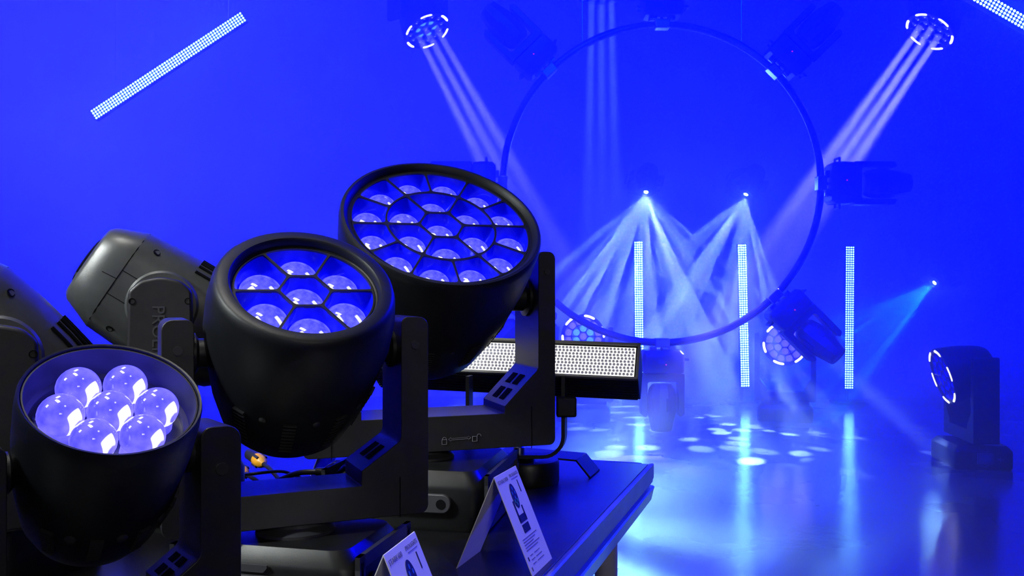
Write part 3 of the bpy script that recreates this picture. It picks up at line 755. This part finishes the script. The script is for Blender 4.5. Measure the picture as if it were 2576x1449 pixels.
# ------------------------------------------------------------------ folded tent cards
def tent_card(loc, yaw, label, title):
    """ridge along local y; local x across"""
    t = thing('tent_card', loc, label, 'card', 'folded product cards on the deck')
    M = rot_z(yaw); h, w, d = .145, .062, .100; th = .0006
    pan = {}
    for sx in (1, -1):
        e = Vector((sx * w, 0, -h)).normalized(); nn = Vector((sx * h, 0, w)).normalized(); yv = Vector((0, 1, 0))
        L = math.hypot(w, h)
        Mp = M @ frame_mat(e, Vector((0, 1, 0)), e.cross(Vector((0, 1, 0))), Vector((0, 0, h)))
        sgn = 1 if e.cross(yv).dot(nn) > 0 else -1
        p = MB().box((L / 2, 0, 0), (L / 2, d / 2, th)).build('panel', M_CARD, t, M=Mp, smooth=0); pan[sx] = (p, L, sgn)
    p, L, sgn = pan[1]; z = sgn * (th + .0003)
    def patch(nm, x0, x1, y0, y1, m, zz=0):
        return MB().box(((x0 + x1) / 2, (y0 + y1) / 2, z + sgn * zz), ((x1 - x0) / 2, (y1 - y0) / 2, .0002)).build(nm, m, p, smooth=0)
    # lettering reads with its top towards the ridge; x grows down the card, y across
    ex = Vector((0, 1, 0)) * 1.0; ey = Vector((-1, 0, 0))
    if sgn < 0: ex = ex
    Mt = lambda x, y: frame_mat(ex, ey, ex.cross(ey), (x, y, z + sgn * .0003))
    obj('title_print', text_mesh(title, .0088, M_INK, .0001), p, Mt(.014, -.046))
    obj('title_print', text_mesh('PROLIGHTS', .0074, M_INK, .0001), p, Mt(.012, .006))
    patch('print_line', .0150, .0157, .010, .040, M_INK)
    patch('print_bar', .020, .040, .030, .0325, M_INKD)
    # little picture of a moving head: lens oval, arms, base
    ov = MB(); n = 28
    vsx = [(.040 + .020 * math.cos(2 * math.pi * i / n), -.002 + .0115 * math.sin(2 * math.pi * i / n), z + sgn * .0002) for i in range(n)]
    ov.add(vsx, [tuple(range(n))]).build('picture_head', M_INKD, p, smooth=0)
    for i, (dx, dy) in enumerate(((-.012, 0), (-.005, .0055), (-.005, -.0055), (.003, 0), (.008, .0055), (.008, -.0055), (.013, 0))):
        v = [(.040 + dx + .0034 * math.cos(k * math.pi / 4), -.002 + dy + .0024 * math.sin(k * math.pi / 4), z + sgn * .0005) for k in range(8)]
        MB().add(v, [tuple(range(8))]).build('picture_lens', M_INKB if i < 4 else M_INKG, p, smooth=0)
    patch('picture_arm', .046, .080, -.019, -.0135, M_INKD); patch('picture_arm', .058, .080, .009, .0135, M_INKD); patch('picture_beam', .070, .082, -.019, .0135, M_INKD)
    patch('picture_base', .085, .098, -.017, .0115, M_INKD)
    for k in range(5): patch('text_line', .104 + k * .0042, .1052 + k * .0042, -.036, .030 - (k % 3) * .012, M_INK)
    for k, (a0, a1) in enumerate(((-.030, -.018), (-.010, .016), (-.030, -.014), (-.008, .020), (-.008, .022), (-.030, -.016))):
        patch('text_line', .130 + (k // 2) * .0065, .1310 + (k // 2) * .0065, a0, a1, M_INK)
    patch('print_mark', .130, .136, -.042, -.0385, M_INKD); patch('print_mark', .146, .152, -.042, -.038, M_INK)
    return t
c1 = (point(1145, 1430, 1.417) + point(1350, 1443, 1.39)) / 2
q1 = (point(1200, 1392, 1.50) + point(1388, 1405, 1.469)) / 2
cc = (c1 + q1) / 2; yaw1 = math.atan2(q1.y - c1.y, q1.x - c1.x) - math.pi / 2
tent_card((cc.x, cc.y, DZ), yaw1, 'folded white card nearest the bare deck corner, printed side to the right', 'STARK1000')
tent_card((-.128, 1.040, DZ), yaw1 + R_(6), 'folded white card of which only the top shows at the bottom edge', 'STARK400')
tent_card((-.389, 2.121, DZ), yaw1 + R_(2), 'folded white card glimpsed under the middle head beside a black plug', 'STARK1000')

# ------------------------------------------------------------------ cables behind the middle head
def smooth_path(pts, n=8):
    pts = [Vector(p) for p in pts]; out = []
    for i in range(len(pts) - 1):
        p0, p1, p2, p3 = pts[max(0, i - 1)], pts[i], pts[i + 1], pts[min(len(pts) - 1, i + 2)]
        for k in range(n):
            t = k / n; out.append(.5 * ((2 * p1) + (p2 - p0) * t + (2 * p0 - 5 * p1 + 4 * p2 - p3) * t * t + (3 * p1 - p0 - 3 * p2 + p3) * t ** 3))
    out.append(pts[-1]); return out
def on_deck(x, y, lift=0.0):
    Y = .435 * FPX / (y - 724.5) ; p = point(x, y, Y * (1 - lift / .435)); return p
def cable(name, pts, r, label, ends=()):
    o = pts[0]; t = thing(name, (o[0], o[1], DZ), label, 'cable'); base = Vector((o[0], o[1], DZ))
    MB().tube([p - base for p in smooth_path(pts)], r, 10).build('cord', M_CABLE, t)
    return t, base
pl = Vector((-.414, 1.95, DZ + .043))
cpts = [Vector((-.545, 1.85, DZ + .0065)), Vector((-.548, 1.93, DZ + .0065)), Vector((-.528, 1.97, DZ + .010)), Vector((-.49, 1.965, DZ + .026)), Vector((-.455, 1.955, DZ + .040)), pl]
t, b0 = cable('power_cable', cpts, .0062, 'black braided power cable with a moulded plug, arching over the deck')
Mp = frame_mat(Vector((0, 0, 1)), Vector((0, 1, 0)), Vector((1, 0, 0)), pl - b0)
MB().lathe([(.0085, -.004), (.0095, 0), (.0095, .014), (.012, .020)], 14, Mp).build('strain_relief', M_CABLE, t)
MB().prism(rounded([(.018, -.013), (.036, -.023), (.075, -.023), (.075, .023), (.036, .023), (.018, .013)], .002, 3), -.013, .013, (pl - b0, Vector((1, 0, 0)), Vector((0, 0, 1)), Vector((0, 1, 0)))).build('plug', M_CABLE, t, bevel=.003)
MB().box(pl - b0 + Vector((.056, 0, -.0255)), (.012, .012, .0165)).build('plug_foot', M_CABLE, t, bevel=.002)
def connector_cable(p0, p1, p2, p3, label, nose):
    t, b0 = cable('data_cable', [p0, p1, p2, p3], .0052, label)
    d = (p0 - p1).normalized(); M = frame_mat(d.orthogonal().normalized(), d.cross(d.orthogonal().normalized()), d, p0 - b0)
    MB().lathe([(.006, -.012), (.010, -.006), (.0135, 0), (.0150, .008), (.0150, .024), (.0130, .027)], 20, M).build('coloured_collar', M_YELLOW, t)
    MB().lathe([(.0135, .026), (.0135, .060), (.012, .064)], 20, M).build('connector_body', M_RUBBER, t)
    for k in range(4):
        MB().box(M @ Vector((.0140 * math.cos(k * math.pi / 2), .0140 * math.sin(k * math.pi / 2), .012)), (.003, .003, .010), M.to_3x3()).build('grip_rib', M_RUBBER, t, smooth=0)
    return t
connector_cable(Vector((-.575, 2.10, DZ + .034)), Vector((-.548, 2.07, DZ + .026)), Vector((-.515, 2.03, DZ + .007)), Vector((-.50, 1.98, DZ + .0055)), 'black data cable with a yellow collar, the upper of the two', 1)
connector_cable(Vector((-.602, 2.05, DZ + .020)), Vector((-.575, 2.02, DZ + .017)), Vector((-.545, 1.99, DZ + .006)), Vector((-.53, 1.93, DZ + .0055)), 'black data cable with a yellow collar, the lower of the two', 1)
t, _ = cable('thin_cable', [Vector((-.612, 2.00, DZ + .022)), Vector((-.56, 1.985, DZ + .032)), Vector((-.51, 2.02, DZ + .030)), Vector((-.48, 2.05, DZ + .012)), Vector((-.465, 2.06, DZ + .004)), Vector((-.45, 2.10, DZ + .004))], .0035, 'thin black lead looping over the yellow-collared cables')

# ------------------------------------------------------------------ stage wash heads with white ring LEDs
LENS_LAV = lens_mat('lavender_lens', (0.28, 0.25, .95), 1.0, [(.1, -.2, .10, .10, 0), (.35, .25, .08, .08, 30)], (.9, .95, 1), 1.6, var=.25)
LENS_CYAN = lens_mat('cyan_lens', (0.18, 0.68, 1.0), 1.0, [(0, 0, .12, .12, 0)], (.6, .95, 1), 1.4, var=.2)
LENS_DEEP = lens_mat('deep_blue_lens', (0.02, 0.03, .85), 1.0, [(.1, -.3, .30, .16, 20), (-.2, .3, .10, .10, 0)], (.55, .62, 1), 1.5, var=.3)
shG = dict(R=.2, L=.2, face_z=-.008, prof=[(.09, -.33), (.12, -.328), (.14, -.30), (.158, -.25), (.18, -.17), (.195, -.10), (.203, -.04), (.204, -.012), (.202, -.002), (.198, 0), (.182, 0), (.1765, -.003), (.174, -.008)], vent=((.15, .172), -.26, -.20))
DG = dict(gap=.230, out=.275, top=.10, bend=-.26, ch_s=.165, ch_z=-.345, beam_t=-.375, beam_b=-.455, wd=.085)
M_LCUP = mat('lavender_lit_reflector', (.55, .52, .95), .3, noise=.1)  # lavender lens light put into the cup colour
def stage_head(face, n, up, label, lenses, beam=None, name='stage_wash_head', arcs=True, cup_mat=None):
    n = Vector(n).normalized(); P = face - n * .2
    tilt = math.acos(max(-1, min(1, n.z))); phi = math.atan2(n.x, -n.y)
    b0 = 0.0 if up > 0 else P.z + .635
    if up > 0:
        dims = dict(DG); dims['beam_b'] = -(P.z - .18); dims['beam_t'] = dims['beam_b'] + .085; dims['ch_z'] = dims['beam_t'] + .03; dims['bend'] = dims['ch_z'] + .085
    else: dims = dict(DG)
    r = moving_head(label, 'stage wash heads with white ring LEDs', 'G', P, phi, tilt, up, dims, b0 + up * .16, b0, phi if up > 0 else phi, (.25, .19), shG, lenses, 19, Rf=.1742, rib=.003, depth=.030, lens_r=.0295, n=28, arcs=arcs, cup_mat=cup_mat, name=name, detail=False)
    t, Mh, Mf = r[0], r[1], r[2]
    if up < 0:
        MB().tube([(0, 0, 0), (0, 0, WZ - b0)], .024, 14).build('hanging_pipe', M_STAGEBLK, t)
        MB().box((0, 0, .03), (.05, .03, .03)).build('clamp', M_STAGEBLK, t, bevel=.004)
    if beam:
        power, ang, col, spread = beam
        for k in range(6):
            q = R_(60 * k + 30); c = Mf @ Vector((.095 * math.cos(q), .095 * math.sin(q), .03)) + t.location
            rad = (Mf.to_3x3() @ Vector((math.cos(q), math.sin(q), 0))).normalized()
            b = area('beam_light', c, c + n + rad * spread, (.052, .052), power, col, ang); b.data.shape = 'DISK'
    return t
BEAMC = (0.16, 0.17, 1.0)
stage_head(point(1075, 79, 7.7), (.42, -.36, -.83), -1, 'hanging wash head with white ring lights, left of the truss ring', {'inner': LENS_CYAN, 'outer': LENS_DEEP, 'centre': LENS_DEEP}, (2.3, 5, BEAMC, .02))
stage_head(point(2338, 80, 7.5), (-.59, -.206, -.78), -1, 'hanging wash head with white ring lights at the upper right', {'inner': LENS_DEEP}, (5.5, 5, (.20, .21, 1.0), .01))
stage_head(point(1513, -8, 7.6), (0, -.03, -1), -1, 'hanging wash head at the top edge shining straight down', {'inner': LENS_DEEP}, (2.4, 5, (.05, .10, 1.0), .02), arcs=False)
stage_head(point(1467, 846, 8.4), (-.10, -.985, .10), 1, 'floor wash head with cyan inner lenses behind the strobe bar', {'inner': LENS_CYAN, 'outer': LENS_LAV, 'centre': LENS_LAV}, cup_mat=M_LCUP)
stage_head(point(1975, 864, 8.4), (-.285, -.955, .06), 1, 'floor wash head with lavender lenses facing front, half hidden by a ring fixture', {'inner': LENS_LAV}, cup_mat=M_LCUP)
g3 = stage_head(point(2370, 948, 6.46), (-.953, .102, -.286), 1, 'floor wash head turned sideways at the right on a marked base', {'inner': LENS_DEEP})
# emblem plate and cross printed on its base, on the side facing the hall
M_EMB = mat('blue_grey_print', (0.16, 0.26, 0.34), 0.5, noise=.1)
def base_print(t, face_y_dir, phi):
    Mb = rot_z(phi)
    def P2(x, z): return Mb @ Vector((.2532, x, z))
    fr = [(-.05, .045), (.05, .045), (.05, .115), (-.05, .115), (-.05, .045)]
    MB().tube([P2(x, z) for x, z in fr], .0018, 5).build('emblem_frame', M_EMB, t, smooth=0)
    MB().prism([(-.042, .052), (.042, .052), (.042, .108), (-.042, .108)], 0, .001, (Mb @ Vector((.2505, 0, 0)), Mb @ Vector((0, 1, 0)), Z_, Mb @ Vector((1, 0, 0)))).build('emblem_plate', M_EMB2, t, smooth=0)
    MB().tube([P2(-.025, .127), P2(.025, .127)], .0018, 5).build('emblem_line', M_EMB, t, smooth=0)
    MB().tube([P2(-.025, .036), P2(0, .022), P2(.025, .036)], .0018, 5).build('emblem_line', M_EMB, t, smooth=0)
    MB().tube([P2(.080, .075), P2(.120, .075)], .0018, 5).build('emblem_cross', M_EMB, t, smooth=0)
    MB().tube([P2(.100, .055), P2(.100, .100)], .0018, 5).build('emblem_cross', M_EMB, t, smooth=0)
M_EMB2 = mat('blue_grey_plate', (0.06, 0.09, 0.12), 0.5, noise=.1)
base_print(g3, 1, R_(-90 - 6.1) + 0 if False else math.atan2(-.953, -.102))

# ------------------------------------------------------------------ ring truss with eight spot heads
def spot_head_proto():
    t = thing('ring_spot_head', (0, 0, 0), 'x', 'stage light', 'dark spot heads on the ring and back wall')
    # local: attach plane z=0, outward -z
    prof = rounded([(-.16, -.11), (.16, -.11), (.16, .11), (-.16, .11)], .025, 3); m = len(prof); vs = []; fs = []
    lv = [(0, .84), (-.025, .98), (-.10, 1), (-.165, .97), (-.175, .86)]
    for z, k in lv:
        for px, py in prof: vs.append((px * k, py * k, z))
    for i in range(len(lv) - 1):
        for j in range(m):
            q = (j + 1) % m; fs.append((i * m + j, i * m + q, (i + 1) * m + q, (i + 1) * m + j))
    fs.append(tuple(range(m))); fs.append(tuple((len(lv) - 1) * m + j for j in range(m)))
    base = MB().add(vs, fs).build('base', M_STAGEBLK, t, smooth=35)
    MB().box((-.02, -.1125, -.085), (.024, .0015, .018)).build('display', mat('display_glass', (.05, .05, .09), .1, noise=.1), base, smooth=0)
    MB().lathe([(.005, 0), (.005, .003)], 10, Matrix.Translation((.014, -.112, -.105)) @ Matrix.Rotation(math.pi / 2, 4, 'X')).build('standby_led', M_RED, base)
    for sx in (-1, 1):
        MB().tube([(sx * .155, -.05, -.07), (sx * .19, -.05, -.07), (sx * .19, .05, -.07), (sx * .155, .05, -.07)], .010, 8).build('handle', M_STEEL if False else M_STAGEBLK, base)
    for sx in (-1, 1):
        MB().box((sx * .07, 0, .012), (.028, .04, .014)).build('omega_clip', M_STEEL, t, bevel=.003)
    MB().tube([(0, 0, .0), (0, 0, .02)], .012, 10).build('clamp_bolt', M_STEEL, t)
    pr = rounded([(-.165, 0), (-.165, -.31), (-.128, -.33), (-.118, -.31), (-.118, -.06), (.118, -.06), (.118, -.31), (.128, -.33), (.165, -.31), (.165, 0)], [.01, .02, .01, .01, .02, .02, .01, .01, .02, .01], 3)
    MB().prism(pr, -.06, .06, (Vector((0, 0, -.18)), Vector((1, 0, 0)), Z_, Vector((0, 1, 0)))).build('yoke', M_STAGEBLK, t, bevel=.006)
    # head: local z along the beam, pivot at its origin
    prof = [(.05, -.17), (.075, -.168), (.098, -.14), (.110, -.09), (.112, 0), (.108, .06), (.088, .15), (.080, .185), (.074, .190), (.070, .184)]
    hd = MB().lathe(prof, 10, cap1=False).build('head_shell', M_STAGEBLK, t, M=Matrix.Translation((0, 0, -.43)) @ Matrix.Rotation(math.pi, 4, 'X'), smooth=25)
    MB().lathe([(.071, .182), (.04, .188), (.0005, .190)], 24, cap0=True).build('front_lens', M_SPOTGLASS, hd)
    for k in range(5):
        q = k * 2 * math.pi / 5
        MB().box((.111 * math.cos(q), .111 * math.sin(q), -.02), (.004, .018, .05), Matrix.Rotation(q, 3, 'Z')).build('side_rib', M_STAGEBLK, hd, smooth=0)
    return t
def kids(o): return [c for c in bpy.data.objects if c.parent == o]
def copy_tree(o, parent=None):
    c = o.copy(); S.collection.objects.link(c); c.parent = parent
    for k in kids(o): copy_tree(k, c)
    return c
proto = spot_head_proto()
RC = point(1665, 462, 7.0); RR = 400 / FPX * 7.0
ring = thing('ring_truss', (RC.x, RC.y, RC.z - RR), 'large upright ring pipe hung over the stage carrying spot heads', 'truss')
rp = MB().tube([(RR * math.cos(R_(k * 3.75)), 0, RR + RR * math.sin(R_(k * 3.75))) for k in range(96)], .028, 12, closed=True).build('ring_pipe', mat('ring_pipe_black', (.03, .03, .035), .22, noise=.1), ring)
for sx in (-1, 1):
    x = RR * .5; MB().tube([(sx * x, 0, RR + math.sqrt(RR * RR - x * x)), (sx * x, 0, WZ - RC.z + RR)], .003, 6).build('hanging_wire', M_STEEL, ring)
for k in range(8):
    q = R_(45 * k); c, s_ = math.cos(q), math.sin(q); p = Vector((RR * c, 0, RR + RR * s_)); 
    MB().box(p, (.035, .045, .055), Matrix.Rotation(-q, 3, 'Y')).build('pipe_clamp', M_STEEL, ring, bevel=.006)
NAMES = {0: 'spot head at the three o clock side of the truss ring', 45: 'spot head on the upper right of the truss ring', 90: 'spot head on top of the truss ring at the top edge', 135: 'spot head on the upper left of the truss ring',
         180: 'spot head on the left side of the truss ring behind the nineteen-lens head', 225: 'spot head on the lower left of the truss ring, mostly hidden', 270: 'dark spot head hanging straight down from the bottom of the ring', 315: 'dark spot head tilted down to the right in front of lavender lenses'}
first = True
for k in range(8):
    q = R_(45 * k); out = Vector((math.cos(q), 0, math.sin(q)))
    o = proto if first else copy_tree(proto); first = False
    z = -out; y = Vector((0, 1, 0)); x = y.cross(z)
    o.matrix_world = frame_mat(x, y, z, RC + out * (RR + .055))
    o['label'] = NAMES[45 * k]
    if k == 7:
        for c in kids(o):
            if c.name.startswith('head_shell'):
                c.matrix_local = Matrix.Translation((0, 0, -.43)) @ Matrix.Rotation(R_(150), 4, 'X') 
# wall brackets with fan-shaped gobo beams
def gobo(light, scale, thr, seed, soft=.06, floor_=.0, band=.30):
    light.use_nodes = True; nt = light.node_tree; N = nt.nodes; em = N['Emission']
    tc = N.new('ShaderNodeTexCoord'); sp = N.new('ShaderNodeSeparateXYZ'); nt.links.new(tc.outputs['Normal'], sp.inputs[0])
    dx = N.new('ShaderNodeMath'); dx.operation = 'DIVIDE'; nt.links.new(sp.outputs[0], dx.inputs[0]); nt.links.new(sp.outputs[2], dx.inputs[1])
    dy = N.new('ShaderNodeMath'); dy.operation = 'DIVIDE'; nt.links.new(sp.outputs[1], dy.inputs[0]); nt.links.new(sp.outputs[2], dy.inputs[1])
    cb = N.new('ShaderNodeCombineXYZ'); nt.links.new(dx.outputs[0], cb.inputs[0]); nt.links.new(dy.outputs[0], cb.inputs[1]); cb.inputs[2].default_value = seed
    vo = N.new('ShaderNodeTexVoronoi'); vo.inputs['Scale'].default_value = scale; nt.links.new(cb.outputs[0], vo.inputs['Vector'])
    mr = N.new('ShaderNodeMapRange'); mr.inputs['From Min'].default_value = thr + soft; mr.inputs['From Max'].default_value = thr - soft
    mr.inputs['To Min'].default_value = floor_; mr.inputs['To Max'].default_value = 1.0; nt.links.new(vo.outputs['Distance'], mr.inputs['Value'])
    ab = N.new('ShaderNodeMath'); ab.operation = 'ABSOLUTE'; nt.links.new(dy.outputs[0], ab.inputs[0])
    bd = N.new('ShaderNodeMapRange'); bd.inputs['From Min'].default_value = band + .06; bd.inputs['From Max'].default_value = band - .06; nt.links.new(ab.outputs[0], bd.inputs['Value'])
    mu = N.new('ShaderNodeMath'); mu.operation = 'MULTIPLY'; nt.links.new(mr.outputs['Result'], mu.inputs[0]); nt.links.new(bd.outputs['Result'], mu.inputs[1])
    nt.links.new(mu.outputs[0], em.inputs['Strength'])
def wall_spot(lens_p, aimd, label, cone, power, col, scale, seed, spill=12):
    aimd = Vector(aimd).normalized(); P = lens_p - aimd * .19
    o = copy_tree(proto); z = Vector((0, 1, 0)); x = aimd.cross(z).normalized(); y = z.cross(x)
    o.name = 'wall_spot_head'
    o.matrix_world = frame_mat(x, y, z, P + z * .43); o['label'] = label
    la = Vector((aimd.dot(x), aimd.dot(y), aimd.dot(z)))
    for c in kids(o):
        if c.name.startswith('head_shell'):
            c.matrix_local = frame_mat(Vector((1, 0, 0)), la.cross(Vector((1, 0, 0))), la, (0, 0, -.43))
            for g in kids(c):
                if g.name.startswith('front_lens'):
                    g.data = g.data.copy(); g.data.materials.clear(); g.data.materials.append(M_SPOTLENS); g.matrix_local = Matrix.Diagonal((.32, .32, 1, 1)); g.location.z = .004
    MB().tube([(0, 0, 0.0), (0, 0, WY1 - P.y - .43)], .022, 12).build('wall_arm', M_STAGEBLK, o)
    MB().box((0, 0, WY1 - P.y - .43 - .008), (.09, .09, .008)).build('wall_plate', M_STAGEBLK, o, bevel=.003)
    L = spot('fan_light', lens_p + aimd * .03, lens_p + aimd, cone, power, col, radius=.012, blend=.15)
    gobo(L.data, scale, .25, seed)
    spot('spill_light', lens_p + aimd * .02, Vector((lens_p.x * .4, 3.4, 0)), 150, spill, (.30, .72, 1.0), radius=.02, blend=.4)
    return o
FAN = (0.22, 0.40, 1.0)
wall_spot(point(1625, 484, 9.5), (-.16, -.50, -.72), 'wall spot head throwing a wide fan of rays, left of the two', 84, 20000, FAN, 8.5, 1.3)
wall_spot(point(1876, 490, 9.5), (-.42, -.35, -.78), 'wall spot head throwing a fan of rays, above the middle batten', 72, 20000, FAN, 8.5, 4.1)
wall_spot(point(2350, 712, 9.5), (-.80, -.25, -.50), 'low wall spot head throwing a narrow blue fan at the right', 44, 16000, (.01, .22, 1.0), 20, 2.2, 5)

# unseen lamp added under the deck edge to brighten the floor, with gobo
fl = spot('floor_fill_light', (0.04, 2.30, 0.66), (0.66, 4.0, 0.0), 50, 2200, (.28, .72, 1.0), radius=.02, blend=.8)
gobo(fl.data, 7, .40, 3.7, soft=.16, floor_=.06, band=2.0)
